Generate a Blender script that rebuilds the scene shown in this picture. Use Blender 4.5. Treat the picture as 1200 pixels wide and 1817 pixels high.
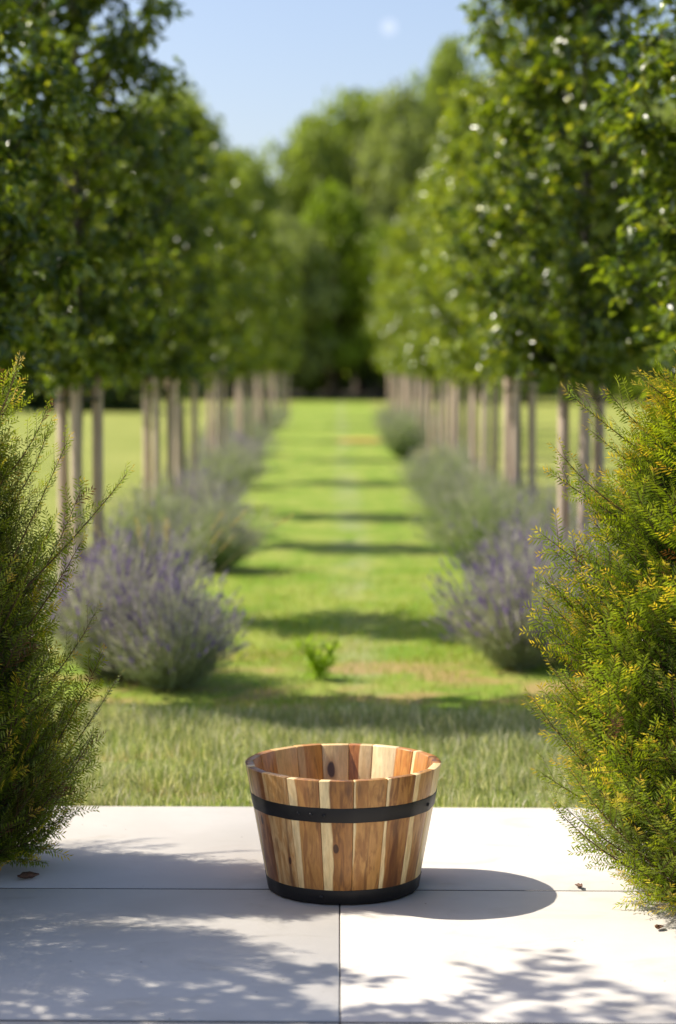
import bpy, math, random
import numpy as np
from mathutils import Vector, Matrix

for o in list(bpy.data.objects): bpy.data.objects.remove(o)
S = bpy.context.scene
C = S.collection
R = math.radians

# ------------------------------------------------------------------ camera
F = 3600.0; PITCH = 4.19; H = 1.6
cd = bpy.data.cameras.new('camera'); cam = bpy.data.objects.new('camera', cd); C.objects.link(cam)
cam.location = (0, 0, H); cam.rotation_euler = (R(90 - PITCH), 0, 0)
cd.sensor_fit = 'VERTICAL'; cd.sensor_height = 36; cd.lens = 36 * F / 1817
cd.clip_start = 0.1; cd.clip_end = 3000
cd.dof.use_dof = True; cd.dof.focus_distance = 6.05; cd.dof.aperture_fstop = 1.75
S.camera = cam

# ------------------------------------------------------------------ world, sun, exposure
SUN = Vector((-0.244, 0.060, 0.271)).normalized()
elev = math.asin(SUN.z); az = math.atan2(SUN.x, SUN.y)
w = bpy.data.worlds.new('World'); S.world = w; w.use_nodes = True
nt = w.node_tree; nt.nodes.clear()
out = nt.nodes.new('ShaderNodeOutputWorld'); bg = nt.nodes.new('ShaderNodeBackground')
sky = nt.nodes.new('ShaderNodeTexSky'); sky.sky_type = 'NISHITA'; sky.sun_disc = False
sky.sun_elevation = elev; sky.sun_rotation = az
sky.air_density = 1.0; sky.dust_density = 1.7; sky.ozone_density = 2.1
bg.inputs['Strength'].default_value = 0.125
# faint day moon high over the avenue, part of the sky
ge = nt.nodes.new('ShaderNodeTexCoord')
mv = Vector(((688-600)/F, 1, 0)); me_ = R(-PITCH) + math.atan((908.5-48)/F)
mdir = Vector((mv.x, math.cos(me_), math.sin(me_))).normalized()
dt = nt.nodes.new('ShaderNodeVectorMath'); dt.operation = 'DISTANCE'
dt.inputs[1].default_value = mdir
nt.links.new(ge.outputs['Generated'], dt.inputs[0])
mr = nt.nodes.new('ShaderNodeMapRange'); mr.inputs['From Min'].default_value = 0.0030
mr.inputs['From Max'].default_value = 0.0042; mr.inputs['To Min'].default_value = 1; mr.inputs['To Max'].default_value = 0
nt.links.new(dt.outputs['Value'], mr.inputs['Value'])
mx = nt.nodes.new('ShaderNodeMix'); mx.data_type = 'RGBA'; mx.blend_type = 'ADD'
nt.links.new(mr.outputs[0], mx.inputs[0]); nt.links.new(sky.outputs[0], mx.inputs[6])
mx.inputs[7].default_value = (1.0, .9, .8, 1)
tn = nt.nodes.new('ShaderNodeMix'); tn.data_type = 'RGBA'; tn.blend_type = 'MULTIPLY'; tn.inputs[0].default_value = 1
nt.links.new(mx.outputs[2], tn.inputs[6]); tn.inputs[7].default_value = (1.09, 1.0, 1.01, 1)
nt.links.new(tn.outputs[2], bg.inputs['Color']); nt.links.new(bg.outputs[0], out.inputs[0])

sd = bpy.data.lights.new('sun', 'SUN'); sd.energy = 5.0; sd.angle = R(0.53); sd.color = (1.0, 0.93, 0.80)
so = bpy.data.objects.new('sun', sd); C.objects.link(so)
so.rotation_euler = (-SUN).to_track_quat('-Z', 'Y').to_euler(); so.location = (-20, 5, 25)
S.view_settings.view_transform = 'Standard'; S.view_settings.look = 'None'
S.view_settings.exposure = 0.55; S.view_settings.gamma = 1
S.render.engine = 'CYCLES'
S.cycles.max_bounces = 8; S.cycles.transmission_bounces = 6

# ------------------------------------------------------------------ helpers
def tag(o, label=None, cat=None, group=None, kind=None):
    if label: o['label'] = label
    if cat: o['category'] = cat
    if group: o['group'] = group
    if kind: o['kind'] = kind
    return o

def empty(name, loc, rz=0, label=None, cat=None, group=None):
    o = bpy.data.objects.new(name, None); C.objects.link(o)
    o.location = loc; o.rotation_euler = (0, 0, rz)
    return tag(o, label, cat, group)

def gd(y):                                    # distance of a ground point seen at picture height y
    return H / math.tan(math.atan((y - 908.5) / F) + R(PITCH))
def hz(y, d):                                 # height of a point at distance d seen at picture height y
    return H - d * math.tan(math.atan((y - 908.5) / F) + R(PITCH))
def wx(px, d): return (px - 600) / F * d

class MB:
    def __init__(s): s.V = []; s.L = []; s.T = []; s.K = []; s.n = 0
    def add(s, V, Fa, col=(1, 1, 1)):
        V = np.asarray(V, float).reshape(-1, 3); Fa = np.asarray(Fa, int)
        col = np.asarray(col, float)
        if col.ndim == 1: col = np.tile(col, (len(V), 1))
        s.V.append(V); s.K.append(col); s.L.append((Fa + s.n).ravel())
        s.T.append(np.full(len(Fa), Fa.shape[1])); s.n += len(V)
    def mesh(s, name, m, smooth=False):
        V = np.concatenate(s.V); L = np.concatenate(s.L); T = np.concatenate(s.T); K = np.concatenate(s.K)
        me = bpy.data.meshes.new(name)
        me.vertices.add(len(V)); me.vertices.foreach_set('co', V.ravel())
        me.loops.add(len(L)); me.loops.foreach_set('vertex_index', L.astype(np.int32))
        me.polygons.add(len(T))
        st = np.concatenate([[0], np.cumsum(T)[:-1]])
        me.polygons.foreach_set('loop_start', st.astype(np.int32))
        me.polygons.foreach_set('loop_total', T.astype(np.int32))
        me.update(calc_edges=True)
        a = me.color_attributes.new('col', 'FLOAT_COLOR', 'POINT')
        a.data.foreach_set('color', np.c_[K, np.ones(len(K))].ravel())
        if smooth: me.polygons.foreach_set('use_smooth', np.ones(len(T), bool))
        me.materials.append(m)
        return me
    def build(s, name, m, parent=None, smooth=False):
        o = bpy.data.objects.new(name, s.mesh(name, m, smooth)); C.objects.link(o)
        if parent: o.parent = parent
        return o

def box(mb, c, d, col=(1, 1, 1)):
    x, y, z = np.array(d) / 2
    V = np.array([(sx*x, sy*y, sz*z) for sx in (-1, 1) for sy in (-1, 1) for sz in (-1, 1)]) + np.array(c)
    mb.add(V, [(0,1,3,2),(4,6,7,5),(0,4,5,1),(2,3,7,6),(0,2,6,4),(1,5,7,3)], col)

def tube(mb, P, r, n=8, col=(1, 1, 1), cap=True):
    P = np.asarray(P, float); r = np.broadcast_to(r, len(P))
    T = np.gradient(P, axis=0); T /= np.linalg.norm(T, axis=1)[:, None] + 1e-9
    up = np.array([0.0, 1, 0]) if abs(T[0][2]) > .6 else np.array([0, 0, 1.0])
    A = np.cross(T, up); A /= np.linalg.norm(A, axis=1)[:, None] + 1e-9
    B = np.cross(T, A)
    th = np.linspace(0, 2*np.pi, n, endpoint=False)
    V = P[:, None] + r[:, None, None] * (A[:, None]*np.cos(th)[None, :, None] + B[:, None]*np.sin(th)[None, :, None])
    k = len(P)
    i, j = np.meshgrid(np.arange(k-1), np.arange(n), indexing='ij'); i = i.ravel(); j = j.ravel(); j2 = (j+1) % n
    mb.add(V.reshape(-1, 3), np.c_[i*n+j, i*n+j2, (i+1)*n+j2, (i+1)*n+j], col)
    if cap:
        mb.add(V[-1], [list(range(n))], col); mb.add(V[0], [list(range(n))[::-1]], col)

def norm(a): return a / (np.linalg.norm(a, axis=-1, keepdims=True) + 1e-9)

def leaves(mb, P, D, N, ln, wd, col, fold=0.25):
    """diamond leaves folded on the midrib: P base, D direction, N normal"""
    D = norm(D); Sd = norm(np.cross(D, N)); Nn = np.cross(Sd, D)
    ln = np.broadcast_to(ln, len(P))[:, None]; wd = np.broadcast_to(wd, len(P))[:, None]
    mid = P + D*ln*0.42 + Nn*wd*fold
    V = np.stack([P, mid + Sd*wd/2, P + D*ln - Nn*ln*0.12, mid - Sd*wd/2], 1)
    k = np.arange(len(P))[:, None]*4
    mb.add(V.reshape(-1, 3), np.concatenate([k + np.array([[0,1,2]]), k + np.array([[0,2,3]])]), np.repeat(col, 4, 0))

# ------------------------------------------------------------------ materials
def mat(name):
    m = bpy.data.materials.new(name); m.use_nodes = True
    n = m.node_tree; n.nodes.clear()
    o = n.nodes.new('ShaderNodeOutputMaterial'); return m, n, o
def nd(n, t, **kw):
    x = n.nodes.new(t)
    for k, v in kw.items():
        if k in x.inputs: x.inputs[k].default_value = v
        else: setattr(x, k, v)
    return x
def mixc(n, f, a, b, mode='MIX'):
    x = n.nodes.new('ShaderNodeMix'); x.data_type = 'RGBA'; x.blend_type = mode
    for s_, v in ((0, f), (6, a), (7, b)):
        if hasattr(v, 'is_linked'): n.links.new(v, x.inputs[s_])
        else: x.inputs[s_].default_value = v if s_ == 0 else (*v, 1)
    return x.outputs[2]
def ramp(n, src, a, b):
    x = nd(n, 'ShaderNodeMapRange'); x.inputs['From Min'].default_value = a; x.inputs['From Max'].default_value = b
    x.interpolation_type = 'SMOOTHSTEP'
    n.links.new(src, x.inputs['Value']); return x.outputs[0]
def math_(n, op, a, b=0.0):
    x = n.nodes.new('ShaderNodeMath'); x.operation = op
    for i, v in enumerate((a, b)):
        if hasattr(v, 'is_linked'): n.links.new(v, x.inputs[i])
        else: x.inputs[i].default_value = v
    return x.outputs[0]
def noise(n, vec, scale, detail=4, rough=.55, dist=0):
    x = nd(n, 'ShaderNodeTexNoise'); x.inputs['Scale'].default_value = scale; x.inputs['Detail'].default_value = detail
    x.inputs['Roughness'].default_value = rough; x.inputs['Distortion'].default_value = dist
    if vec is not None: n.links.new(vec, x.inputs['Vector'])
    return x.outputs['Fac']
def mapping(n, vec, sc=(1, 1, 1), loc=(0, 0, 0)):
    x = nd(n, 'ShaderNodeMapping'); x.inputs['Scale'].default_value = sc; x.inputs['Location'].default_value = loc
    n.links.new(vec, x.inputs['Vector']); return x.outputs[0]

def leaf_mat(name, rough=.35, trans=.35, spec=.5, tint=(1.25, 1.3, .5)):
    m, n, o = mat(name)
    a = nd(n, 'ShaderNodeAttribute', attribute_name='col')
    tc = nd(n, 'ShaderNodeTexCoord')
    nz = noise(n, tc.outputs['Object'], 9, 2)
    c = mixc(n, 1.0, a.outputs['Color'], mixc(n, nz, (.72, .72, .72), (1.3, 1.3, 1.3)), 'MULTIPLY')
    p = nd(n, 'ShaderNodeBsdfPrincipled'); n.links.new(c, p.inputs['Base Color'])
    p.inputs['Roughness'].default_value = rough; p.inputs['Specular IOR Level'].default_value = spec
    t = nd(n, 'ShaderNodeBsdfTranslucent'); n.links.new(mixc(n, 1.0, c, tint, 'MULTIPLY'), t.inputs['Color'])
    ms = nd(n, 'ShaderNodeMixShader'); ms.inputs[0].default_value = trans
    n.links.new(p.outputs[0], ms.inputs[1]); n.links.new(t.outputs[0], ms.inputs[2]); n.links.new(ms.outputs[0], o.inputs[0])
    return m

def bark_mat(name, a, b, sc=(14, 14, 2), rough=.85):
    m, n, o = mat(name); tc = nd(n, 'ShaderNodeTexCoord')
    f = noise(n, mapping(n, tc.outputs['Object'], sc), 3, 6, .65)
    p = nd(n, 'ShaderNodeBsdfPrincipled'); p.inputs['Roughness'].default_value = rough
    n.links.new(mixc(n, ramp(n, f, .3, .7), a, b), p.inputs['Base Color'])
    bp = nd(n, 'ShaderNodeBump'); bp.inputs['Strength'].default_value = .5; bp.inputs['Distance'].default_value = .004
    n.links.new(f, bp.inputs['Height']); n.links.new(bp.outputs[0], p.inputs['Normal']); n.links.new(p.outputs[0], o.inputs[0])
    return m

M_yew = leaf_mat('yew_needles', .30, .38, .5, (1.25, 1.25, .5))
M_leaf = leaf_mat('tree_leaves', .24, .46, .8, (1.5, 1.45, .4))
M_wood_leaf = leaf_mat('woodland_leaves', .5, .46, .3, (1.2, 1.3, .5))
M_lav = leaf_mat('lavender_leaves', .7, .3, .2, (1.1, 1.1, .9))
M_grass = leaf_mat('grass_blades', .42, .42, .35, (1.2, 1.25, .6))
M_twig = bark_mat('yew_bark', (.06, .03, .015), (.12, .06, .03), (30, 30, 8))
M_trunk = bark_mat('young_bark', (.03, .027, .02), (.075, .062, .045))
M_oldbark = bark_mat('old_bark', (.06, .045, .03), (.14, .11, .08), (3, 3, .6))
M_stake = bark_mat('stake_wood', (.40, .29, .22), (.64, .51, .41), (18, 18, 1.5))
M_tie = bark_mat('rubber_tie', (.02, .02, .02), (.05, .045, .04), (20, 20, 20), .6)
M_batten = bark_mat('batten_wood', (.33, .25, .19), (.5, .41, .33), (6, 6, 20))

def concrete():
    m, n, o = mat('pale_concrete'); tc = nd(n, 'ShaderNodeTexCoord'); v = tc.outputs['Object']
    a = noise(n, v, 1.3, 5, .6); b = noise(n, v, 14, 5, .7); c = noise(n, v, 160, 3, .6)
    col = mixc(n, ramp(n, a, .3, .7), (.52, .485, .44), (.60, .565, .52))
    col = mixc(n, math_(n, 'MULTIPLY', ramp(n, b, .45, .75), .35), col, (.52, .49, .455))
    st = noise(n, mapping(n, v, (1, 1.6, 1), (3, 1, 0)), 3.1, 6, .7, .6)
    col = mixc(n, math_(n, 'MULTIPLY', ramp(n, st, .52, .70), .5), col, (.45, .41, .35))
    vo = nd(n, 'ShaderNodeTexVoronoi'); vo.inputs['Scale'].default_value = 17; n.links.new(v, vo.inputs['Vector'])
    sp = math_(n, 'LESS_THAN', vo.outputs['Distance'], .05)
    col = mixc(n, math_(n, 'MULTIPLY', sp, math_(n, 'GREATER_THAN', noise(n, v, 4, 2), .55)), col, (.2, .16, .12))
    p = nd(n, 'ShaderNodeBsdfPrincipled'); p.inputs['Roughness'].default_value = .75; p.inputs['Specular IOR Level'].default_value = .35
    n.links.new(col, p.inputs['Base Color'])
    bp = nd(n, 'ShaderNodeBump'); bp.inputs['Strength'].default_value = .25; bp.inputs['Distance'].default_value = .002
    n.links.new(math_(n, 'ADD', math_(n, 'MULTIPLY', b, 2), c), bp.inputs['Height']); n.links.new(bp.outputs[0], p.inputs['Normal'])
    n.links.new(p.outputs[0], o.inputs[0]); return m

def lawn():
    m, n, o = mat('mown_lawn'); tc = nd(n, 'ShaderNodeTexCoord'); v = tc.outputs['Object']
    sx = nd(n, 'ShaderNodeSeparateXYZ'); n.links.new(v, sx.inputs[0]); X, Y = sx.outputs[0], sx.outputs[1]
    big = noise(n, mapping(n, v, (.35, .16, 1)), 1.0, 4, .6)
    med = noise(n, mapping(n, v, (1.2, .7, 1)), 2.2, 5, .65); fine = noise(n, v, 45, 4, .7)
    fld = mixc(n, ramp(n, big, .3, .7), (.23, .265, .045), (.31, .325, .075))
    pth = mixc(n, ramp(n, med, .32, .68), (.15, .26, .014), (.31, .35, .065))
    inside = ramp(n, math_(n, 'ABSOLUTE', math_(n, 'ADD', X, math_(n, 'MULTIPLY', Y, .003))), 1.9, 1.2)
    col = mixc(n, inside, fld, pth)
    # worn pale wheel line down the middle of the path
    ln = math_(n, 'ABSOLUTE', math_(n, 'SUBTRACT', math_(n, 'ADD', X, math_(n, 'MULTIPLY', noise(n, v, .8, 2), .12)), .17))
    lm = math_(n, 'MULTIPLY', ramp(n, ln, .26, .02), ramp(n, noise(n, mapping(n, v, (1, .5, 1)), 1.7, 3), .38, .62))
    col = mixc(n, math_(n, 'MULTIPLY', lm, .45), col, (.33, .34, .19))
    # dry patches where they lie
    dry = ramp(n, noise(n, mapping(n, v, (1, 1.5, 1), (7, 2, 0)), 1.4, 4, .6), .47, .60)
    near = math_(n, 'MULTIPLY', ramp(n, Y, 12.2, 10.6), inside)
    col = mixc(n, math_(n, 'MULTIPLY', math_(n, 'MULTIPLY', dry, near), .7), col, (.42, .26, .12))
    gx = math_(n, 'MULTIPLY', math_(n, 'SUBTRACT', X, wx(640, 43)), 1.6)
    gy = math_(n, 'MULTIPLY', math_(n, 'SUBTRACT', Y, 43), .55)
    rr = math_(n, 'ADD', math_(n, 'MULTIPLY', gx, gx), math_(n, 'MULTIPLY', gy, gy))
    col = mixc(n, math_(n, 'MULTIPLY', ramp(n, rr, 1.2, .2), .8), col, (.5, .3, .07))
    col = mixc(n, 1.0, col, mixc(n, fine, (.7, .7, .7), (1.3, 1.3, 1.3)), 'MULTIPLY')
    # bare leaf litter beneath the far wood
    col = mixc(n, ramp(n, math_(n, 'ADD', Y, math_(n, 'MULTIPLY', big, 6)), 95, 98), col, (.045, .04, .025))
    p = nd(n, 'ShaderNodeBsdfPrincipled'); p.inputs['Roughness'].default_value = .8; p.inputs['Specular IOR Level'].default_value = .2
    n.links.new(col, p.inputs['Base Color'])
    bp = nd(n, 'ShaderNodeBump'); bp.inputs['Strength'].default_value = .7; bp.inputs['Distance'].default_value = .03
    n.links.new(fine, bp.inputs['Height']); n.links.new(bp.outputs[0], p.inputs['Normal'])
    n.links.new(p.outputs[0], o.inputs[0]); return m

M_conc = concrete(); M_lawn = lawn()
M_soil = bark_mat('joint_soil', (.02, .016, .012), (.05, .04, .03), (20, 20, 20))

# ------------------------------------------------------------------ ground and patio
EDGE = 7.24
mb = MB(); mb.add([(-400, -200, -.03), (400, -200, -.03), (400, 900, -.03), (-400, 900, -.03)], [(0, 1, 2, 3)])
g = mb.build('lawn_ground', M_lawn); tag(g, kind='structure')

mb = MB(); J = .003
ys = [EDGE, 6.09, 4.84, 3.6, 2.35, 1.1, -.15, -1.4]; xs = [-5.0, -2.5, .005, 2.54, 5.04]
def bev_slab(mb, x0, x1, y0, y1, zt, zb, b=.003):
    V = [(x0+b, y0+b, zt), (x1-b, y0+b, zt), (x1-b, y1-b, zt), (x0+b, y1-b, zt),
         (x0, y0, zt-b), (x1, y0, zt-b), (x1, y1, zt-b), (x0, y1, zt-b),
         (x0, y0, zb), (x1, y0, zb), (x1, y1, zb), (x0, y1, zb)]
    V = [(x, y-.019*x, z) for x, y, z in V]
    Fq = [(0, 1, 2, 3)] + [(a+4, (a+1) % 4+4, (a+1) % 4, a) for a in range(4)] + [(a+8, (a+1) % 4+8, (a+1) % 4+4, a+4) for a in range(4)]
    mb.add(V, Fq)
for i in range(len(ys)-1):
    for k in range(len(xs)-1):
        bev_slab(mb, xs[k]+J/2, xs[k+1]-J/2, ys[i+1]+.009, ys[i]-(.009 if i else 0), 0, -.1)
tag(mb.build('patio', M_conc), kind='structure')
mb = MB(); mb.add([(-4.98, -1.25, -.0035), (5.02, -1.45, -.0035), (5.02, EDGE-.13, -.0035), (-4.98, EDGE+.06, -.0035)], [(0, 1, 2, 3)])
tag(mb.build('joint_sand', M_soil), kind='structure')

# ------------------------------------------------------------------ grass
def blades(name, n, xr, yr, hr, wr, cols, seed, lean=.35, dens=None):
    rs = np.random.RandomState(seed)
    P = np.c_[rs.uniform(*xr, n), rs.uniform(*yr, n), np.full(n, -.03)]
    if dens is not None: P = P[rs.rand(n) < dens(P)]; n = len(P)
    h = rs.uniform(*hr, n)*(0.75+.35*np.sin(P[:, 0]*5.1+np.sin(P[:, 1]*7)*1.3)*np.sin(P[:, 1]*4.3+1.0))
    th = rs.uniform(0, 2*np.pi, n); ln = h*rs.uniform(0, lean*2, n)
    D = np.c_[np.cos(th), np.sin(th), np.zeros(n)]; wv = np.c_[-np.sin(th), np.cos(th), np.zeros(n)]
    ph = rs.uniform(0, np.pi, n); wv = np.c_[np.cos(ph), np.sin(ph), np.zeros(n)]
    w_ = rs.uniform(*wr, n)[:, None]/2
    m1 = P + D*(ln*.3)[:, None] + np.c_[np.zeros((n, 2)), h*.6]; tp = P + D*ln[:, None] + np.c_[np.zeros((n, 2)), h]
    V = np.stack([P-wv*w_, P+wv*w_, m1+wv*w_*.85, m1-wv*w_*.85, tp], 1).reshape(-1, 3)
    k = np.arange(n)[:, None]*5
    cols = np.array(cols); c = cols[rs.randint(0, len(cols), n)]*rs.uniform(.75, 1.25, (n, 1))
    mb = MB(); mb.add(V, k+np.array([[0, 1, 2, 3]]), np.repeat(c, 5, 0))
    mb.L.append((k+np.array([[3, 2, 4]])).ravel()); mb.T.append(np.full(n, 3))
    return mb.build(name, M_grass)
GC = [(.28, .32, .13), (.34, .37, .18), (.40, .41, .22), (.54, .52, .36), (.22, .28, .09), (.68, .62, .48)]
o = blades('tall_grass', 75000, (-2.9, 2.9), (EDGE-.06, 9.25), (.05, .13), (.0025, .0055), GC, 3, dens=lambda P: ((P[:, 1] > EDGE-.019*P[:, 0]+.004)*np.where(np.sin(P[:, 0]*2.2+.6)*np.sin(P[:, 1]*3.7+P[:, 0]) > .45, .55, 1.)))
tag(o, 'uncut pale green grass along the patio edge', 'grass', kind='stuff')
GS = [(.28, .37, .03), (.34, .41, .05), (.40, .41, .10), (.44, .38, .17), (.23, .36, .015)]
def thin(P):
    return np.where(P[:, 1] < 9.6, .9, np.where(P[:, 1] < 11, .35, .9)*1.0 if False else np.where((P[:, 1] > 9.7) & (P[:, 1] < 10.9), .3, 1)* .9*np.clip((17-P[:, 1])/7, 0, 1)) * np.where(np.sin(P[:, 0]*3.1+1)*np.sin(P[:, 1]*2.3) > .55, .45, 1)
o = blades('short_grass', 90000, (-3.2, 3.2), (9.2, 17), (.025, .06), (.003, .006), GS, 5, dens=thin)
tag(o, 'short mown bright green grass of the path between the lavender', 'grass', kind='stuff')

# ------------------------------------------------------------------ barrel planter
PX, PY = .0156, 6.13
HT, RT, RB, TH, NS = .387, .296, .226, .024, 18
def stave_mat(i, p):
    m, n, o = mat('stave_wood_%d' % i); tc = nd(n, 'ShaderNodeTexCoord'); v = tc.outputs['Object']
    sx = nd(n, 'ShaderNodeSeparateXYZ'); n.links.new(v, sx.inputs[0])
    u = math_(n, 'DIVIDE', sx.outputs[0], math_(n, 'MULTIPLY', math_(n, 'ABSOLUTE', sx.outputs[1]), p['w']))   # -.5 .. .5
    z = math_(n, 'DIVIDE', sx.outputs[2], HT)
    off = (i*3.7, 0, i*1.3)
    wob = noise(n, mapping(n, v, (6, 6, 1.6), off), 2.2, 3, .5)
    uw = math_(n, 'ADD', u, math_(n, 'MULTIPLY', math_(n, 'SUBTRACT', wob, .5), p.get('wob', .35)))
    g1 = noise(n, mapping(n, v, (60, 60, 2.2), off), 2.0, 5, .6, .3)
    g2 = noise(n, mapping(n, v, (18, 18, .9), off), 2.0, 4, .6, 1.2)
    heart = mixc(n, ramp(n, g2, .42, .60), p['h'], p['h2'])
    sap = mixc(n, ramp(n, g2, .3, .7), p.get('s', (.88, .68, .36)), p.get('s2', (.80, .56, .27)))
    fl = ramp(n, uw, p['l']-.03, p['l']+.03) ; fr = ramp(n, uw, p['r']+.03, p['r']-.03)
    col = mixc(n, math_(n, 'MULTIPLY', fl, fr), sap, heart)
    if 'fl' in p:                                              # dark flame figure rising from the foot
        c0, wd, top = p['fl']
        wv = math_(n, 'MULTIPLY', math_(n, 'SUBTRACT', top, z), wd)
        f = ramp(n, math_(n, 'SUBTRACT', math_(n, 'ABSOLUTE', math_(n, 'SUBTRACT', uw, c0)), wv), .06, -.05)
        col = mixc(n, math_(n, 'MULTIPLY', f, .75), col, (.13, .045, .015))
    for (ku, kz, kr) in p.get('k', []):
        a = math_(n, 'DIVIDE', math_(n, 'SUBTRACT', uw, ku), kr); b = math_(n, 'DIVIDE', math_(n, 'SUBTRACT', z, kz), kr*.42)
        rr = math_(n, 'SQRT', math_(n, 'ADD', math_(n, 'MULTIPLY', a, a), math_(n, 'MULTIPLY', b, b)))
        col = mixc(n, math_(n, 'MULTIPLY', ramp(n, rr, 2.2, .8), .55), col, (.30, .12, .04))
        col = mixc(n, math_(n, 'MULTIPLY', ramp(n, rr, 1.05, .75), .9), col, (.055, .02, .01))
    col = mixc(n, 1.0, col, mixc(n, g1, (.55, .50, .43), (1.30, 1.30, 1.28)), 'MULTIPLY')
    dk = ramp(n, noise(n, mapping(n, v, (30, 30, .35), (i*2.1, 5, 3)), 2.0, 2, .4), .58, .72)
    col = mixc(n, math_(n, 'MULTIPLY', math_(n, 'MULTIPLY', dk, math_(n, 'MULTIPLY', fl, fr)), .55), col, (.12, .05, .02))
    pr = nd(n, 'ShaderNodeBsdfPrincipled'); pr.inputs['Roughness'].default_value = .34; pr.inputs['Specular IOR Level'].default_value = .45
    n.links.new(col, pr.inputs['Base Color'])
    bp = nd(n, 'ShaderNodeBump'); bp.inputs['Strength'].default_value = .35; bp.inputs['Distance'].default_value = .001
    n.links.new(g1, bp.inputs['Height']); n.links.new(bp.outputs[0], pr.inputs['Normal']); n.links.new(pr.outputs[0], o.inputs[0])
    return m
Br, Br2 = (.42, .19, .05), (.15, .055, .017); Or, Or2 = (.66, .35, .10), (.50, .23, .06)
# stave boundaries in degrees, 0 at the front, counted to the right; the far staves are seen from the inside
BD = [-94, -74, -54, -34, -14, 6, 26, 46, 66, 86, 107, 127, 142, 160, 176, 194, 212, 231, 248, 266]
PP = [
 dict(l=-.9, r=.3, h=Br, h2=Br2),
 dict(l=-.9, r=.9, h=(.38, .17, .06), h2=(.22, .085, .03), k=[(.0, .6, .1)]),
 dict(l=-.9, r=.9, h=(.60, .38, .17), h2=(.46, .24, .08), fl=(.28, .13, .75), k=[(.3, .33, .08)]),
 dict(l=-.24, r=.9, h=(.50, .25, .075), h2=(.36, .16, .05), s=(.86, .66, .36)),
 dict(l=-.16, r=.9, h=Br, h2=(.26, .11, .035), k=[(-.06, .46, .10)], s=(.92, .72, .38), s2=(.86, .62, .30)),
 dict(l=-.43, r=.9, h=(.58, .30, .09), h2=(.40, .18, .05), fl=(.02, .10, .5), s=(.92, .74, .40)),
 dict(l=-.36, r=.9, h=(.46, .22, .065), h2=(.28, .115, .035), fl=(.02, .46, .66), s=(.92, .74, .40)),
 dict(l=-.26, r=.9, h=(.52, .27, .085), h2=(.38, .17, .05), s=(.92, .74, .40)),
 dict(l=.9, r=.95, h=Br, h2=Br2, s=(.92, .72, .40)),
 dict(l=-.9, r=.9, h=Br, h2=Br2),
 dict(l=-.9, r=.28, h=(.56, .24, .07), h2=Or2), dict(l=-.9, r=.9, h=(.60, .28, .08), h2=(.5, .2, .055)),
 dict(l=.9, r=.95, h=Or, h2=Or2, s=(.95, .78, .48), s2=(.88, .68, .38)),
 dict(l=.03, r=.9, h=(.50, .20, .06), h2=(.38, .14, .04), s=(.92, .70, .38)),
 dict(l=.9, r=.95, h=Or, h2=Or2, s=(.88, .64, .32), s2=(.80, .54, .24), k=[(.20, .80, .17)]),
 dict(l=-.9, r=.25, h=(.58, .28, .07), h2=(.48, .21, .05), s=(.72, .46, .18), s2=(.64, .38, .14)),
 dict(l=.9, r=.95, h=Or, h2=Or2, s=(.74, .48, .20), s2=(.66, .40, .16)),
 dict(l=-.9, r=.9, h=(.52, .24, .06), h2=(.40, .17, .045)), dict(l=-.9, r=.9, h=(.45, .2, .05), h2=(.33, .14, .04)),
]
planter = empty('barrel_planter', (PX, PY, 0), 0, 'round two-tone wooden barrel planter with two black metal hoops standing on the concrete patio', 'planter')
for k, pp in enumerate(PP):
    ang = (BD[k]+BD[k+1])/2; hw = R(BD[k+1]-BD[k])/2; pp['w'] = 2*math.tan(hw); ta = math.tan(hw) - .0016
    zb, zt = 0.006, HT + random.Random(k).uniform(-.0012, .0012)
    f = lambda z: RB + (RT-RB)*z/HT
    V = []
    dr = random.Random(k+50).uniform(-.0006, .0006)
    for z in [zb, zt]:
        ro = f(z)+dr; ri = ro-TH
        V += [(-ro*ta, -ro, z), (-ro*ta*.45, -ro-.0027, z), (ro*ta*.45, -ro-.0027, z), (ro*ta, -ro, z), (ri*ta, -ri, z), (-ri*ta, -ri, z)]
    mb = MB(); mb.add(V, [(q, (q+1) % 6, (q+1) % 6+6, q+6) for q in range(6)])
    mb.L.append(np.array([6, 7, 8, 9, 10, 11, 5, 4, 3, 2, 1, 0])); mb.T.append(np.full(2, 6))
    s_ = mb.build('stave', stave_mat(k, pp), planter); s_.rotation_euler = (0, 0, R(ang))
    bv = s_.modifiers.new('bevel', 'BEVEL'); bv.width = .0022; bv.segments = 2; bv.limit_method = 'ANGLE'
def hoop_mat():
    m, n, o = mat('black_hoop_steel'); tc = nd(n, 'ShaderNodeTexCoord')
    f = noise(n, tc.outputs['Object'], 60, 4, .6)
    p = nd(n, 'ShaderNodeBsdfPrincipled'); n.links.new(mixc(n, f, (.006, .0055, .0055), (.014, .012, .012)), p.inputs['Base Color'])
    n.links.new(math_(n, 'ADD', .38, math_(n, 'MULTIPLY', f, .2)), p.inputs['Roughness'])
    p.inputs['Specular IOR Level'].default_value = .35
    n.links.new(p.outputs[0], o.inputs[0]); return m
M_hoop = hoop_mat()
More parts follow.
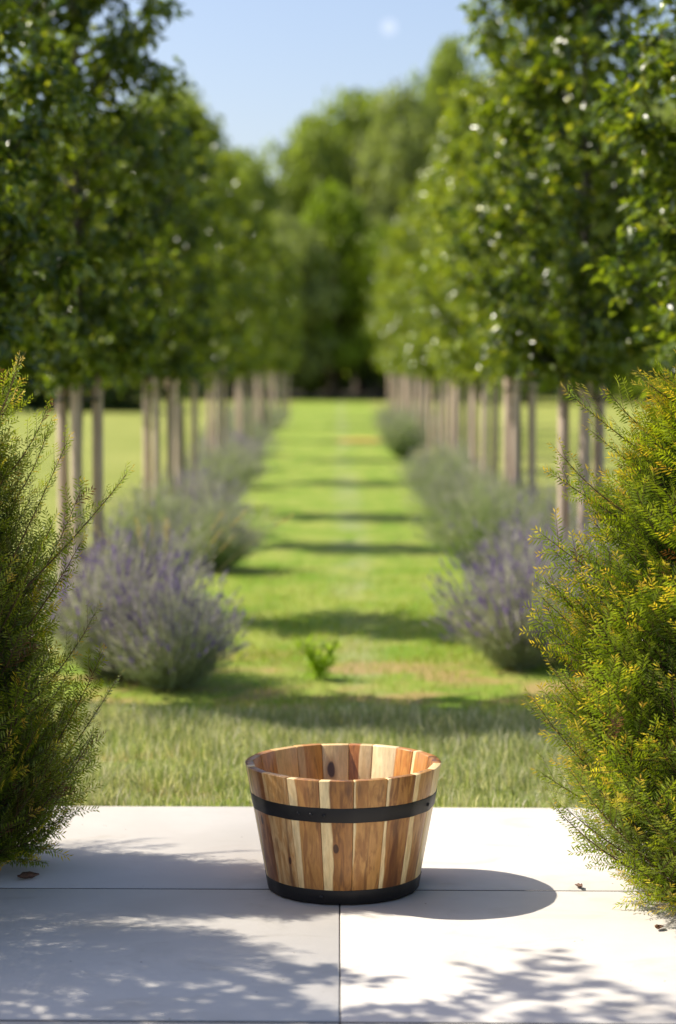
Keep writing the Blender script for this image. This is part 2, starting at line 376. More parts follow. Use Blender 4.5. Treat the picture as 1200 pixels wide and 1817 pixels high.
def hoop(z0, z1, t0=0.0035):
    mb = MB(); A = []
    for b in range(len(PP)):
        m_ = (BD[b]+BD[b+1])/2; q_ = (BD[b+1]-BD[b])/2
        for e in (-.82, -.4, 0, .4, .82): A.append((m_+e*q_, e*q_))
    n = len(A)
    V = []
    for z, e in ((z0, 1), (z1, 1), (z1, 0), (z0, 0)):
        for a, da in A:
            r = (RB+(RT-RB)*z/HT)/math.cos(R(da)) + (t0 if e else .0003)
            V.append((r*math.sin(R(a)), -r*math.cos(R(a)), z))
    Fq = []
    for q in range(4):
        q2 = (q+1) % 4
        for i in range(n):
            j = (i+1) % n; Fq.append((q*n+i, q*n+j, q2*n+j, q2*n+i))
    mb.add(V, Fq); o = mb.build('hoop', M_hoop, planter)
    bv = o.modifiers.new('bevel', 'BEVEL'); bv.width = .0008; bv.segments = 2; bv.limit_method = 'ANGLE'
    return o
def rivet(par, ang, z, r=.0062):
    mb = MB(); rr = RB+(RT-RB)*z/HT + .0032
    ra = R(ang); da = ((ang-16+10) % 20)-10
    rr = (RB+(RT-RB)*z/HT)/math.cos(R(da)) + .0033
    c = np.array((rr*math.sin(ra), -rr*math.cos(ra), z)); nx = np.array((math.sin(ra), -math.cos(ra), 0)); tx = np.array((math.cos(ra), math.sin(ra), 0)); uz = np.array((0, 0, 1.))
    V = []
    for q, (rad, hgt) in enumerate(((1, 0), (.92, .35), (.6, .62), (.02, .72))):
        for i in range(12):
            t = i*math.pi/6; V.append(c + r*rad*(math.cos(t)*tx+math.sin(t)*uz) + nx*r*hgt)
    mb.add(V, [(q*12+i, q*12+(i+1) % 12, (q+1)*12+(i+1) % 12, (q+1)*12+i) for q in range(3) for i in range(12)])
    return mb.build('rivet', M_hoop, par, True)
h1 = hoop(.258, .303); h2 = hoop(.004, .047)
for a in (-28.2, -19.8, -11.7): rivet(h1, a, .2805)
rivet(h1, 64, .2805); rivet(h2, -16, .026)
mb = MB(); rb = RB-TH+.002; N_ = 36
V = [(rb*math.cos(2*math.pi*i/N_), rb*math.sin(2*math.pi*i/N_), z) for z in (.02, .036) for i in range(N_)]
mb.add(V, [(i, (i+1) % N_, N_+(i+1) % N_, N_+i) for i in range(N_)]); mb.add(V[N_:], [list(range(N_))]); mb.add(V[:N_], [list(range(N_))[::-1]])
mb.build('base_board', M_batten, planter)

# ------------------------------------------------------------------ yew shrubs
def yew(name, loc, prof, height, nprim, rise, seed, gold, label, shoots=(), tone=1.0):
    """prof: list of (height, radius)"""
    rs = np.random.RandomState(seed)
    root = empty(name, loc, 0, label, 'shrub')
    hs = np.array([p[0] for p in prof]); rr = np.array([p[1] for p in prof])
    wood = MB(); TW = []     # twigs: p0, p1, up, age(0 tip .. 1 old)
    tube(wood, [(0, 0, -.05), (.01, .01, height*.35), (-.01, 0, height*.8)], [.022, .017, .006], 7)
    prim = []
    for i in range(nprim):
        z = height*(rs.rand()**.85)*.99 + .02
        a = rs.uniform(0, 2*np.pi)
        r = np.interp(z, hs, rr)*(.80+.13*np.sin(3*a+z*6)+rs.normal(0, .10))
        if rs.rand() < .10: r *= 1.13
        prim.append((z, a, max(r, .05)))
    for (z, a, r) in shoots: prim.append((z, R(a), r))
    nsh = len(prim)-len(shoots)
    for q, (z, a, r) in enumerate(prim):
        rad = np.array((math.cos(a), math.sin(a), 0))
        rz = r*rise*rs.uniform(.75, 1.3)
        z0 = max(.03, z-rz)
        P0 = rad*r*.08 + (0, 0, z0); P2 = rad*r + (0, 0, z); P1 = rad*r*.62 + (0, 0, z0+(z-z0)*.42) + rs.normal(0, .02, 3)
        t = np.linspace(0, 1, 9)[:, None]
        B = (1-t)**2*P0 + 2*t*(1-t)*P1 + t*t*P2
        tube(wood, B, np.linspace(.0035, .0009, 9), 4, cap=False)
        L = np.linalg.norm(P2-P1)+np.linalg.norm(P1-P0)
        ts = .30; n2 = int(max(6, (1-ts)*L/.031))
        Wv = norm(np.cross(P2-P0, rs.normal(0, 1, 3)*.45+np.array((0, 0, 1.)))); gq = rs.rand() < gold
        for s in range(n2):
            tt = ts + (1-ts)*(s+.5)/n2
            p = (1-tt)**2*P0 + 2*tt*(1-tt)*P1 + tt*tt*P2; d = norm(2*(1-tt)*(P1-P0)+2*tt*(P2-P1))
            sd = 1 if s % 2 else -1
            dd = norm(d*.95 + Wv*sd*rs.uniform(.5, 1.0) + np.array((0, 0, .26)) + rs.normal(0, .09, 3))
            l = (.055 + .15*(1-tt)**.7)*rs.uniform(.65, 1.4)
            TW.append((p, dd, l, norm(np.cross(dd, Wv*sd)), tt, gq and rs.rand() < .9))
        # leading tip of the branch itself, in pieces
        m = max(3, int(L*.55/.045))
        for s in range(m):
            ta_ = 1-.55*(s+1)/m; tb = 1-.55*s/m
            pa = (1-ta_)**2*P0 + 2*ta_*(1-ta_)*P1 + ta_*ta_*P2; pb = (1-tb)**2*P0 + 2*tb*(1-tb)*P1 + tb*tb*P2
            d = pb-pa; l = np.linalg.norm(d); d = d/l
            if s == 0: l += .035
            TW.append((pa, d, l, norm(np.cross(d, Wv)), 1.0 if s == 0 else .9, gq or q >= nsh))
    P = np.array([t[0] for t in TW]); D = np.array([t[1] for t in TW]); Ls = np.array([t[2] for t in TW]); U = np.array([t[3] for t in TW])
    TT = np.array([t[4] for t in TW]); G = np.array([t[5] for t in TW])
    cnt = np.maximum(6, (Ls/.0050).astype(int)); idx = np.repeat(np.arange(len(P)), cnt)
    fr = np.concatenate([(np.arange(c)+.5)/c for c in cnt]); sdn = np.concatenate([np.where(np.arange(c) % 2, 1, -1) for c in cnt])
    n = len(idx); d = D[idx]; u = norm(U[idx]+rs.normal(0, .15, (n, 3))); s_ = np.cross(d, u)*sdn[:, None]
    base = P[idx] + d*(Ls[idx]*fr)[:, None] + np.array((0, 0, -.06))*((Ls[idx]*fr)**2)[:, None]
    nl = rs.uniform(.017, .030, n)*np.where(fr > .85, .75, 1)
    fwd = .55 + .5*(fr > .85)
    nd_ = norm(d*fwd[:, None] + s_*.85 + u*.28 + rs.normal(0, .10, (n, 3)))
    wd = rs.uniform(.0038, .0052, n); side = norm(np.cross(nd_, u))
    mid = base + nd_*(nl*.5)[:, None] + u*.001
    V = np.stack([base, mid+side*wd[:, None]/2, base+nd_*nl[:, None]+u*(nl*.06)[:, None], mid-side*wd[:, None]/2], 1).reshape(-1, 3)
    # colour of the needles by age: old inner needles dark, new growth light, shoot tips golden
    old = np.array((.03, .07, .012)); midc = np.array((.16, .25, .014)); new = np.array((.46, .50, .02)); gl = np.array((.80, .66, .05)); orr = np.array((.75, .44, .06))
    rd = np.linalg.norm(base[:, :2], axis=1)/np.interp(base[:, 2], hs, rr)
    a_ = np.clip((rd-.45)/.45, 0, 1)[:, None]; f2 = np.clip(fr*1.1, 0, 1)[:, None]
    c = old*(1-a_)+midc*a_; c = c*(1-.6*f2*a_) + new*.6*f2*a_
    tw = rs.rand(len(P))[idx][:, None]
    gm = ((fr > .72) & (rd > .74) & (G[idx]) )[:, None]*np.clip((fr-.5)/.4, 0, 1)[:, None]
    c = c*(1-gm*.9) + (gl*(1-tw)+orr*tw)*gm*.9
    dead = (rs.rand(len(P))[idx] < .02)[:, None]; c = np.where(dead, np.array((.17, .075, .03)), c)
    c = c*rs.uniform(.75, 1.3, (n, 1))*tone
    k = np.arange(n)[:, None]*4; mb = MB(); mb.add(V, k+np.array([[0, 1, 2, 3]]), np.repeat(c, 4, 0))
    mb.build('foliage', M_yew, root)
    # twig stems
    e = P + D*Ls[:, None]; n = len(P); s1 = norm(np.cross(D, U)); r_ = .0009
    V = np.stack([P+s1*r_, P-s1*r_, P+U*r_, e+s1*r_*.4, e-s1*r_*.4, e+U*r_*.4], 1).reshape(-1, 3); k = np.arange(n)[:, None]*6
    wood.add(V, np.concatenate([k+np.array([q]) for q in ([0, 1, 4, 3], [1, 2, 5, 4], [2, 0, 3, 5])]))
    wood.build('branches', M_twig, root)
    return root
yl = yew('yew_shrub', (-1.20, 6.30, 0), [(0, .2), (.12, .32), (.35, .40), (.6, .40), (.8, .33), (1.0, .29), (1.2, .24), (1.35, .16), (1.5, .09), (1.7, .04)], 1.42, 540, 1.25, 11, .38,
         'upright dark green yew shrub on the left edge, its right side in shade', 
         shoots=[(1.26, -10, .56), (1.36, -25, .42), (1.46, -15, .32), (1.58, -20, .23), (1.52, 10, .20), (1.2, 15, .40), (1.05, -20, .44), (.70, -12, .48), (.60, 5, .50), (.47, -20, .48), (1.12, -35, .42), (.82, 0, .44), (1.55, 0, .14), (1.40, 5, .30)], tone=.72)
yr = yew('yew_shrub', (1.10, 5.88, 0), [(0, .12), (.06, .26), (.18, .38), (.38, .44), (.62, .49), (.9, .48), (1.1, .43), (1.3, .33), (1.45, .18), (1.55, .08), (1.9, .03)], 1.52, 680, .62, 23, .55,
         'broad sunlit yew shrub with golden tips on the right edge of the patio',
         shoots=[(1.50, 185, .42), (1.55, 200, .24), (1.40, 178, .36), (1.33, 190, .46), (1.27, 175, .46), (1.1, 182, .50), (.6, 184, .54), (.84, 176, .51), (.40, 181, .50), (.33, 195, .47), (.28, 175, .45), (1.5, 170, .3), (.02, 185, .20), (.06, 205, .22)])
def copy_tree(o):
    c = o.copy(); C.objects.link(c)
    for ch in o.children: q = ch.copy(); C.objects.link(q); q.parent = c
    return c
bpy.context.view_layer.update()
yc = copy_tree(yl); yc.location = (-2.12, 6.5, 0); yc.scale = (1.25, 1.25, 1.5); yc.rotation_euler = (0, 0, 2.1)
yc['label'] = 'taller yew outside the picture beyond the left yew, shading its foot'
yo = yew('yew_shrub', (-1.70, 5.66, 0), [(0, .2), (.3, .42), (.7, .46), (1.1, .42), (1.4, .28), (1.6, .1)], 1.5, 360, .9, 31, .5,
         'yew shrub just outside the left picture edge, whose shadow falls over the near concrete')
# ------------------------------------------------------------------ row trees
def bez(P0, P1, P2, n):
    t = np.linspace(0, 1, n)[:, None]; return (1-t)**2*P0 + 2*t*(1-t)*P1 + t*t*P2
def row_tree_meshes(h, rad, seed, bot=1.58, nb=72, nt=13, young=0.0):  # young only shifts the leaf colours paler, to brighten the farther crowns
    rs = np.random.RandomState(seed); tr = MB(); cr = MB()
    tube(tr, [(0, 0, -.05), (.01, 0, 1.0), (-.01, .01, bot), (.01, 0, h*.7), (0, 0, h-.15)], [.035, .027, .025, .014, .004], 8)
    Pl = []; Dl = []; Cl = []
    for i in range(nb):
        t = (i+.5)/nb; a = i*2.39996 + rs.normal(0, .3); ze = bot-.12 + (h-bot+.12)*t**.95
        pr = rad*np.interp(t, [0, .08, .3, .6, .85, 1], [.72, .93, 1.0, .96, .78, .3])*(1+.14*np.sin(2*a+t*9+seed)+rs.normal(0, .19))
        z0 = max(bot-.12, ze - pr*rs.uniform(.55, 1.1)); rv = np.array((math.cos(a), math.sin(a), 0))
        B = bez(np.array((0, 0, z0)), rv*pr*.6+np.array((0, 0, z0+(ze-z0)*.35)), rv*pr+np.array((0, 0, ze)), 7)
        tube(tr, B, np.linspace(.011, .003, 7), 4, cap=False)
        for s in range(nt):
            tt = .2+.8*rs.rand(); p = B[0]*(1-tt)**2 + 2*tt*(1-tt)*(rv*pr*.6+np.array((0, 0, z0+(ze-z0)*.35))) + tt*tt*B[-1]
            d = norm(rv*.5+rs.normal(0, .55, 3)+np.array((0, 0, .25))); l = rs.uniform(.08, .24)
            e = p+d*l; e[2] -= .03
            m = 12; q = np.linspace(.1, 1.0, m)[:, None]
            Pl.append(p+(e-p)*q+rs.normal(0, .018, (m, 3))); Dl.append(d*.5+rs.normal(0, .6, (m, 3))+np.array((0, 0, -.35)))
            Cl.append(np.full(m, rs.rand()))
    P = np.concatenate(Pl); D = np.concatenate(Dl); tv = np.concatenate(Cl)[:, None]; n = len(P)
    N = norm(rs.normal(0, .5, (n, 3)) + np.array((0, 0, .9)) + norm(P*np.array((1, 1, 0)))*.4)
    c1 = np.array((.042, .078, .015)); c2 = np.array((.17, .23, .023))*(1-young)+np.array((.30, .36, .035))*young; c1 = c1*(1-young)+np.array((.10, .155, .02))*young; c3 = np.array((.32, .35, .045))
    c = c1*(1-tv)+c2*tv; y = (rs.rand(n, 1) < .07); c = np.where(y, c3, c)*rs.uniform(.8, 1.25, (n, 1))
    leaves(cr, P, D, N, rs.uniform(.055, .088, n), rs.uniform(.036, .054, n), c)
    return tr.mesh('trunk', M_trunk, True), cr.mesh('crown', M_leaf)
def support_parts(seed):
    rs = random.Random(seed); st = []
    for q in range(3):
        mb = MB(); a = q*2.094; x, y = .125*math.cos(a), .125*math.sin(a); lx, ly = rs.uniform(-.012, .012), rs.uniform(-.012, .012)
        z = rs.uniform(1.56, 1.63)
        tube(mb, [(x, y, -.06), (x+lx*.5, y+ly*.5, .8), (x+lx, y+ly, z-.008), (x+lx, y+ly, z)], [.038, .037, .036, .030], 10); st.append(mb.mesh('stake', M_stake, True))
    bt = MB(); pts = [(.125*math.cos(q*2.094), .125*math.sin(q*2.094)) for q in range(3)]
    tie = MB(); tube(tie, [(x*1.0, y*1.0, 1.40) for x, y in [(math.cos(t)*.128, math.sin(t)*.128) for t in np.linspace(0, 6.28, 19)]], .011, 5, cap=False)
    x0, y0 = pts[0]; x1, y1 = pts[1]
    ang = math.atan2(y1-y0, x1-x0); cx, cy = (x0+x1)/2, (y0+y1)/2; L = .30; ww = .022
    ca, sa = math.cos(ang), math.sin(ang); off = .036; nx, ny = math.cos(1.047), math.sin(1.047)
    cx += nx*off; cy += ny*off
    V = [(cx+ca*L/2*i-sa*ww/2*j, cy+sa*L/2*i+ca*ww/2*j, 1.46+.03*k) for i in (-1, 1) for j in (-1, 1) for k in (-1, 1)]
    bt.add(V, [(0,1,3,2),(4,6,7,5),(0,4,5,1),(2,3,7,6),(0,2,6,4),(1,5,7,3)])
    return st, bt.mesh('batten', M_batten), tie.mesh('tie', M_tie)
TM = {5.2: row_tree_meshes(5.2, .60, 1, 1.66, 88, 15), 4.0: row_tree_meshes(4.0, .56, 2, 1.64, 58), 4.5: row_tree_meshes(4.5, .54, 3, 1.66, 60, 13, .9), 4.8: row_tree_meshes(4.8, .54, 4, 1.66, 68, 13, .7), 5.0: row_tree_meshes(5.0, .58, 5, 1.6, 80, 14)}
SM = [support_parts(1), support_parts(2)]
ORD = ['first', 'second', 'third', 'fourth', 'fifth', 'sixth', 'seventh', 'eighth', 'ninth', 'tenth', 'eleventh', 'twelfth', 'thirteenth', 'fourteenth', 'fifteenth', 'sixteenth', 'seventeenth', 'eighteenth']
def link(name, me, parent):
    o = bpy.data.objects.new(name, me); C.objects.link(o); o.parent = parent; return o
rowd = [13.0+4.5*n for n in range(10)]
leftd = [13.0, 18.3, 21.9, 28.0, 34.5, 42.5, 52.0, 60.0]; leftpx = [140, 281, 324, 386, 432, 465, 490, 504]
Lh = [5.3, 3.95, 4.45, 4.5, 4.6, 4.6, 4.7, 4.7, 4.8, 4.8]; Rh = [5.25, 4.85, 4.6, 4.75, 4.45, 4.8, 4.5, 4.8, 4.7, 4.9]
for side, sn in ((-1, 'left'), (1, 'right')):
    lst = [( -1, (9.75 if side < 0 else 9.9))] + list(enumerate(leftd if side < 0 else rowd))
    for i, d in lst:
        rs = random.Random(i*7+side)
        x = side*1.63 - .00306*d + rs.uniform(-.03, .03)
        if side < 0 and i >= 0: x = wx(leftpx[i], d)
        if i == -1: x = side*(1.86 if side < 0 else 2.0)
        hgt = 5.2 if i < 0 else (Lh if side < 0 else Rh)[i]
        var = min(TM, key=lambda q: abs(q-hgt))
        if i == -1: lab = 'young leafy tree leaning in from the %s picture edge, nearest the patio' % sn
        else: lab = '%s tree from the patio in the %s row%s' % (ORD[i], sn, {0: ', slender with dense glossy dark leaves'}.get(i, ', slender green crown above its stakes'))
        t = empty('avenue_tree', (x, d, -.03), rs.uniform(0, 6.28), lab, 'tree', 'young trees lining the grass path')
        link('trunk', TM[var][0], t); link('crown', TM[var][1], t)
        # crown starts at the same height in every tree: scale height only mildly
        t.scale = (rs.uniform(.93, 1.07), rs.uniform(.93, 1.07), hgt/var); t.rotation_euler = (rs.uniform(-.012, .012), rs.uniform(-.012, .012), rs.uniform(0, 6.28))
        sp = empty('tree_stakes', (x, d, -.03), rs.uniform(.1, .6),
                   ('three round wooden stakes tied round the %s tree of the %s row' % (ORD[i], sn)) if i >= 0 else 'wooden stakes of the nearest %s tree, just outside the picture' % sn,
                   'tree stakes', 'wooden stakes tied round the young trees')
        st, bt, ti = SM[(i+1) % 2]
        for m in st: link('stake', m, sp)
        link('batten', bt, sp); link('tie', ti, sp)

t = empty('patio_tree', (-2.25, 5.2, -.0), 1.0, 'young tree outside the left picture edge, dappling the nearest concrete with leaf shadow', 'tree')
pm = row_tree_meshes(3.5, .62, 9, 1.9, 30, 9)
link('trunk', pm[0], t); link('crown', pm[1], t); # ------------------------------------------------------------------ lavender
def lavender_mesh(seed, nst=1500, rad=.46, hgt=.62, purple=.5, gr=0):
    rs = np.random.RandomState(seed)
    n = nst; th = rs.uniform(0, 2*np.pi, n); q = np.sqrt(rs.rand(n))
    base = np.c_[np.cos(th)*q*.14, np.sin(th)*q*.14, np.full(n, .02)]
    tilt = q*.92 + rs.normal(0, .09, n); L = hgt*rs.uniform(.5, 1.06, n)*(1-.10*q)*(1+.16*np.sin(3*th+seed*2)+.10*np.sin(7*th+seed))
    d = np.c_[np.cos(th)*np.sin(tilt), np.sin(th)*np.sin(tilt), np.cos(tilt)]
    d = norm(d+rs.normal(0, .09, (n, 3))+np.array((.10, .03, 0))); tip = base + d*L[:, None]; tip[:, :2] *= (rad/.46)
    tip[:, 2] -= .10*q*L
    midp = base + (tip-base)*.55 + np.array((0, 0, .03))
    st = MB(); s1 = norm(np.cross(d, rs.normal(0, 1, (n, 3)))); wv = .0022
    V = np.stack([base-s1*wv, base+s1*wv, midp+s1*wv*.8, midp-s1*wv*.8, tip+s1*wv*.5, tip-s1*wv*.5], 1).reshape(-1, 3); k = np.arange(n)[:, None]*6
    sc = (np.array((.44, .45, .30))*(1-gr)+np.array((.30, .40, .10))*gr)*rs.uniform(.7, 1.3, (n, 1))
    st.add(V, np.concatenate([k+np.array([[0, 1, 2, 3]]), k+np.array([[3, 2, 4, 5]])]), np.repeat(sc, 6, 0))
    # narrow grey-green leaves on the lower stems
    m = 10; f = rs.uniform(.02, .72, (n, m)); P = base[:, None]+(tip-base)[:, None]*f[..., None]; P = P.reshape(-1, 3)+rs.normal(0, .01, (n*m, 3))
    D = np.repeat(d, m, 0)*.9+rs.normal(0, .45, (n*m, 3)); c = (np.array((.33, .38, .21))*(1-gr)+np.array((.23, .34, .08))*gr)*rs.uniform(.7, 1.35, (n*m, 1))
    leaves(st, P, D, rs.normal(0, 1, (n*m, 3)), rs.uniform(.03, .055, n*m), rs.uniform(.004, .007, n*m), c, .1)
    # flower spikes: whorls of small buds
    fl = MB(); m = 16; f = np.linspace(0, 1, m)[None, :, None]
    P = tip[:, None]+d[:, None]*(f*rs.uniform(.035, .075, (n, 1, 1))); P = P.reshape(-1, 3)
    D = rs.normal(0, .6, (n*m, 3))+np.repeat(d, m, 0)*.8
    fls = rs.uniform(.8, 1.2)
    pc = np.where(rs.rand(n, 1) < purple, np.array((.19, .12, .36)), np.where(rs.rand(n, 1) < .6, np.array((.42, .37, .42))*(1-gr)+np.array((.30, .38, .13))*gr, np.array((.46, .45, .34))))
    c = np.repeat(pc*rs.uniform(.7, 1.35, (n, 1)), m, 0)*rs.uniform(.8, 1.2, (n*m, 1))
    leaves(fl, P, D, rs.normal(0, 1, (n*m, 3)), rs.uniform(.009, .015, n*m), rs.uniform(.007, .010, n*m), c, .2)
    return st.mesh('leafy_stems', M_lav), fl.mesh('flower_spikes', M_lav)
LM = [lavender_mesh(1, purple=.45, hgt=.66), lavender_mesh(2, purple=.30, gr=.1), lavender_mesh(3, purple=.05, gr=.8), lavender_mesh(4, purple=.10, gr=.5)]
def lav(x, y, s, sz, v, lab, rz):
    t = empty('lavender_bush', (x, y, -.03), rz, lab, 'lavender', 'lavender bushes beneath the young trees')
    t.scale = (s, s, sz); link('leafy_stems', LM[v][0], t); link('flower_spikes', LM[v][1], t)
# distance, picture x of the centre, width scale, height scale, variant
LL = [(10.5, 195, .80, 1.05, 0, 'largest purple flowering lavender bush at the left, nearest the left yew'),
      (10.1, 305, .70, .88, 1, 'pale purple lavender bush leaning onto the path, nearest on the left'),
      (13.1, 245, .78, .92, 1, 'low lavender bush in the gap between the largest left lavender and the green grassy bush'),
      (16.3, 275, .80, .98, 2, 'green grassy bush behind the largest left lavender'),
      (15.9, 372, .78, .92, 3, 'green bush touching the path behind the pale purple left lavender'),
      (19.2, 345, .9, .98, 1, 'greyish purple bush at the foot of the third left stakes')]
LR = [(10.8, 925, .74, .95, 0, 'darkest purple lavender bush, nearest on the right of the path'),
      (11.3, 1015, .82, 1.1, 1, 'lavender bush just left of the golden tipped yew'),
      (11.6, 1110, .9, 1.0, 0, 'lavender bush hidden mostly behind the golden tipped yew'),
      (13.4, 945, .82, .95, 1, 'low lavender bush in the gap behind the darkest purple one'),
      (16.2, 865, .95, 1.05, 2, 'broad green bush overhanging the right side of the path'),
      (17.2, 950, .9, 1.0, 3, 'green bush around the second right stakes'),
      (19.6, 822, .9, .98, 3, 'pale green bush behind the broad right one')]
for i, (d, px, w_, v) in enumerate([(22.8, 378, .85, 2), (26.6, 398, 1.0, 3), (31, 410, 1.1, 1), (36.5, 420, 1.3, 2), (43, 434, 1.45, 3), (51, 447, 1.6, 2)]):
    LL.append((d, px, w_, .9+.04*i, v, '%s grey green bush along the left path edge, counted from the patio' % ORD[i+5]))
for i, (d, px, w_, v) in enumerate([(22.6, 805, .95, 2), (25.6, 790, .95, 3), (35, 716, .82, 2), (38.5, 738, 1.1, 3), (43, 728, 1.2, 3), (50, 722, 1.4, 2)]):
    LR.append((d, px, w_, (1.25 if i == 2 else .95+.04*i), v, '%s grey green bush along the right path edge, counted from the patio' % ORD[i+6]))
for j, (d, px, s, sz, v, lab) in enumerate(LL+LR): lav(wx(px, d), d, s, sz, v, lab, j*1.7)

# ------------------------------------------------------------------ wild grasses and weeds
def seed_grass(loc, n, hgt, seed, label, tilt=.35, col=(.46, .36, .17)):
    rs = np.random.RandomState(seed); root = empty('seeding_grass', loc, 0, label, 'grass tuft')
    st = MB(); hd = MB()
    for i in range(n):
        a = rs.uniform(0, 6.28); l = hgt*rs.uniform(.8, 1.12); e = np.array((math.cos(a)*l*tilt*rs.rand()*1.6, math.sin(a)*l*tilt*rs.rand(), l))
        B = bez(np.array((0, 0, 0.)), np.array((e[0]*.2, e[1]*.2, l*.6)), e, 8); tube(st, B, .0013, 4, (.35, .32, .14), cap=False)
        d = norm(B[-1]-B[-2]); m = 60; q = rs.rand(m)[:, None]
        leaves(hd, B[-1]+d*(q-.5)*.13+rs.normal(0, .005, (m, 3)), d+rs.normal(0, .3, (m, 3)), rs.normal(0, 1, (m, 3)), .014, .004, np.array(col)*rs.uniform(.7, 1.3, (m, 1)), .1)
    st.build('stalks', M_grass, root); hd.build('seed_heads', M_grass, root); return root
for mm in ():
    pass
sg = seed_grass((wx(290, 11.0), 11.0, -.03), 16, .80, 4, 'tall straw coloured seeding grass rising behind the largest left lavender', .55)
def weed(loc, seed, n, hgt, label, col, name='leafy_weed'):
    rs = np.random.RandomState(seed); root = empty(name, loc, 0, label, 'weed'); st = MB(); lf = MB()
    for i in range(n):
        a = rs.uniform(0, 6.28); l = hgt*rs.uniform(.5, 1.05); e = np.array((math.cos(a)*l*.6, math.sin(a)*l*.6, l))
        B = bez(np.zeros(3), np.array((e[0]*.2, e[1]*.2, l*.6)), e, 6); tube(st, B, .0025, 4, (.12, .2, .03), cap=False)
        m = 9; q = rs.uniform(.1, 1, m)[:, None]; P = B[0]*(1-q)+e*q
        leaves(lf, P, rs.normal(0, .6, (m, 3))+np.array((0, 0, .5)), rs.normal(0, .6, (m, 3))+np.array((0, 0, .8)), rs.uniform(.05, .09, m), rs.uniform(.006, .012, m), np.array(col)*rs.uniform(.75, 1.25, (m, 1)), .15)
    st.build('stems', M_grass, root); lf.build('leaves', M_grass, root); return root
weed((wx(565, 10.4), 10.4, -.03), 3, 30, .20, 'bright yellow green leafy weed in the middle of the grass path', (.36, .52, .02))

# ------------------------------------------------------------------ far wood
def wood_tree_meshes(seed, n=14000, pointed=False, cols=((.18, .23, .045), (.32, .38, .075)), skirt=.15):
    """unit tree: height 1, crown radius .5 (scaled per tree)"""
    rs = np.random.RandomState(seed); tr = MB(); cr = MB()
    tube(tr, [(0, 0, 0), (.01, 0, .3), (-.01, .01, .6), (0, 0, .9)], [.045, .034, .02, .005], 8)
    bl = []
    for i in range(60):
        t = rs.rand(); z = skirt+(1-skirt)*t; a = rs.uniform(0, 6.28)
        pr = .5*np.interp(t, [0, .15, .4, .7, .9, 1], [.5, .85, 1, .85, .5, .12] if not pointed else [.8, 1, .85, .5, .2, .04])
        r = pr*rs.uniform(.35, 1.0)*.86; c = np.array((math.cos(a)*r, math.sin(a)*r, z*.95)); bl.append((c, rs.uniform(.08, .15)))
        tube(tr, bez(np.array((0, 0, max(.1, z-.25))), c*np.array((.4, .4, 1))-np.array((0, 0, .08)), c, 5), np.linspace(.012, .003, 5), 4, cap=False)
    cen = np.array([b[0] for b in bl]); rad = np.array([b[1] for b in bl]); i = rs.randint(0, len(bl), n)
    u = norm(rs.normal(0, 1, (n, 3))); P = cen[i]+u*(rad[i]*rs.uniform(.55, 1.08, n))[:, None]*np.array((1.25, 1.25, .8))
    N = norm(u+rs.normal(0, .6, (n, 3))); D = rs.normal(0, 1, (n, 3))+np.array((0, 0, -.5)); tv = (rs.rand(len(bl))[i]*.7+rs.rand(n)*.3)[:, None]
    c = np.array(cols[0])*(1-tv)+np.array(cols[1])*tv; c = c*rs.uniform(.75, 1.25, (n, 1))
    leaves(cr, P, D, N, rs.uniform(.026, .042, n), rs.uniform(.022, .034, n), c, .15)
    return tr.mesh('trunk', M_oldbark, True), cr.mesh('crown', M_wood_leaf)
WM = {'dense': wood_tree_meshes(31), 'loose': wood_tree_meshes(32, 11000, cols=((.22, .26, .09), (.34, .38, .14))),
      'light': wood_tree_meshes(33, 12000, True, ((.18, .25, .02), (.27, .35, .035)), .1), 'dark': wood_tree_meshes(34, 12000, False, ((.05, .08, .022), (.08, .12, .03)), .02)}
def wtree(px, d, ytop, rad, kind, lab, name='woodland_tree', grp='trees of the far wood'):
    t = empty(name, (wx(px, d), d, -.05), px*.37, lab, 'tree' if name != 'woodland_shrub' else 'shrub', grp)
    hh = hz(ytop, d); t.scale = (rad*2.25, rad*2.25, hh)
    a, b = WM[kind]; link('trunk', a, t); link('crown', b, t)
for a in [
 (-30, 100, 200, 4.6, 'dense', 'dense far tree at the left picture edge behind the row'),
 (80, 106, 240, 4.4, 'loose', 'grey green far tree second from the left edge'),
 (180, 98, 200, 4.2, 'dense', 'dense far tree behind the first left stakes'),
 (262, 108, 175, 4.2, 'loose', 'loose far tree showing above the second left row tree'),
 (335, 100, 165, 2.6, 'loose', 'tall thin grey green far tree right of the nearest left crown'),
 (418, 97, 265, 3.2, 'dense', 'rounded far tree left of the gap of sky'),
 (553, 106, 205, 3.5, 'dense', 'round topped bright far tree just right of the sky gap'),
 (640, 112, 160, 4.5, 'dense', 'broad round far tree at the head of the path'),
 (712, 104, 165, 3.2, 'loose', 'loose grey green far tree beneath the tallest one'),
 (790, 110, 70, 3.1, 'dense', 'tallest far tree, its top dark against the sky'),
 (880, 102, 150, 3.4, 'dense', 'dense far tree behind the right row crowns'),
 (965, 108, 150, 4.4, 'loose', 'grey green far tree behind the second right crown'),
 (1060, 100, 170, 4.4, 'dense', 'dense far tree behind the nearest right crown'),
 (1150, 106, 170, 4.4, 'loose', 'loose far tree second from the right picture edge'),
 (1240, 100, 180, 4.6, 'dense', 'dense far tree at the right picture edge'),
 (592, 92, 315, 2.7, 'light', 'pointed light green tree in front of the wood at the path end'),
 (508, 90, 385, 2.5, 'loose', 'smaller grey green tree left of the path end'),
 (672, 91, 390, 2.4, 'light', 'small light green tree right of the path end'),
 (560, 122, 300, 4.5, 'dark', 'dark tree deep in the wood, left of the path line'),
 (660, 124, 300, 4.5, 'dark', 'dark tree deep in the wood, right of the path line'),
 (470, 126, 400, 4.5, 'dark', 'dark tree deep in the wood behind the sky gap trees')]: wtree(*a)
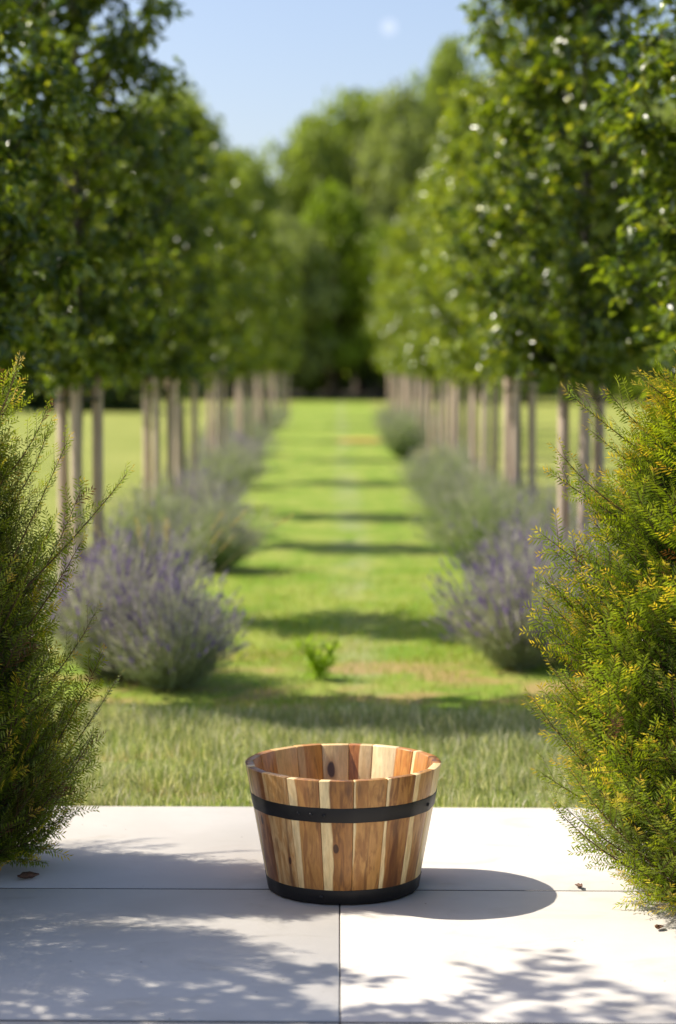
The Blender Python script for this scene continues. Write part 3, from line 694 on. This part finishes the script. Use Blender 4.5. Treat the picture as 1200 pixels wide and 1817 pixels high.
for i, px in enumerate(range(-60, 500, 70)):
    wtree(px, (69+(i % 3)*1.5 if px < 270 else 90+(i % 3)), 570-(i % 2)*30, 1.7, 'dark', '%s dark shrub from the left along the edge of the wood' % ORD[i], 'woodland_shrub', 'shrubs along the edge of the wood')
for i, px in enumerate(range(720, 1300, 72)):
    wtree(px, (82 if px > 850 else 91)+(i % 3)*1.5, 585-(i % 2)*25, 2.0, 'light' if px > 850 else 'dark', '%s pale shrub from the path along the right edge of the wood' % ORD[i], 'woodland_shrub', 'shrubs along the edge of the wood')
rt = wood_tree_meshes(37, 2500, True, ((.16, .045, .02), (.25, .08, .04)), .1)
t = empty('woodland_shrub', (wx(592, 93), 93, -.05), .4, 'reddish brown sapling in the dark gap at the end of the path', 'sapling'); t.scale = (1.1, 1.1, hz(545, 93))
link('trunk', rt[0], t); link('crown', rt[1], t)

# ------------------------------------------------------------------ dry leaves on the patio
def leaf_litter_mat():
    return bark_mat('dry_leaf_skin', (.08, .035, .02), (.2, .1, .05), (60, 60, 60), .6)
M_dry = leaf_litter_mat()
for i, (px, y, s, rz, lab) in enumerate([(42, 1561, .055, .5, 'curled dry brown leaf on the joint at the foot of the left yew'),
        (1034, 1576, .028, 2., 'tiny dark leaf fragment lying on the joint between the planter shadow and the right yew'),
        (1180, 1650, .030, 1., 'small dark curled leaf on the concrete below the right yew')]):
    d = gd(y); mb = MB(); n = 7; V = []
    for a in range(n):
        u = a/(n-1); wdt = s*.42*math.sin(math.pi*min(.98, max(.04, u)))**.8
        for b in (-1, -.5, 0, .5, 1): V.append(((u-.5)*s*1.3, b*wdt, .002+abs(b)*wdt*.75+.35*s*(u-.5)**2*2+.002*math.sin(a*3+b)))
    Fq = [(a*5+b, a*5+b+1, a*5+b+6, a*5+b+5) for a in range(n-1) for b in range(4)]
    mb.add(V, Fq); o = mb.build('dry_leaf', M_dry, None, True); o.location = (wx(px, d), d, 0.001); o.rotation_euler = (0, 0, rz)
    so_ = o.modifiers.new('thickness', 'SOLIDIFY'); so_.thickness = .0008
    tag(o, lab, 'leaf', 'dry leaves on the patio')
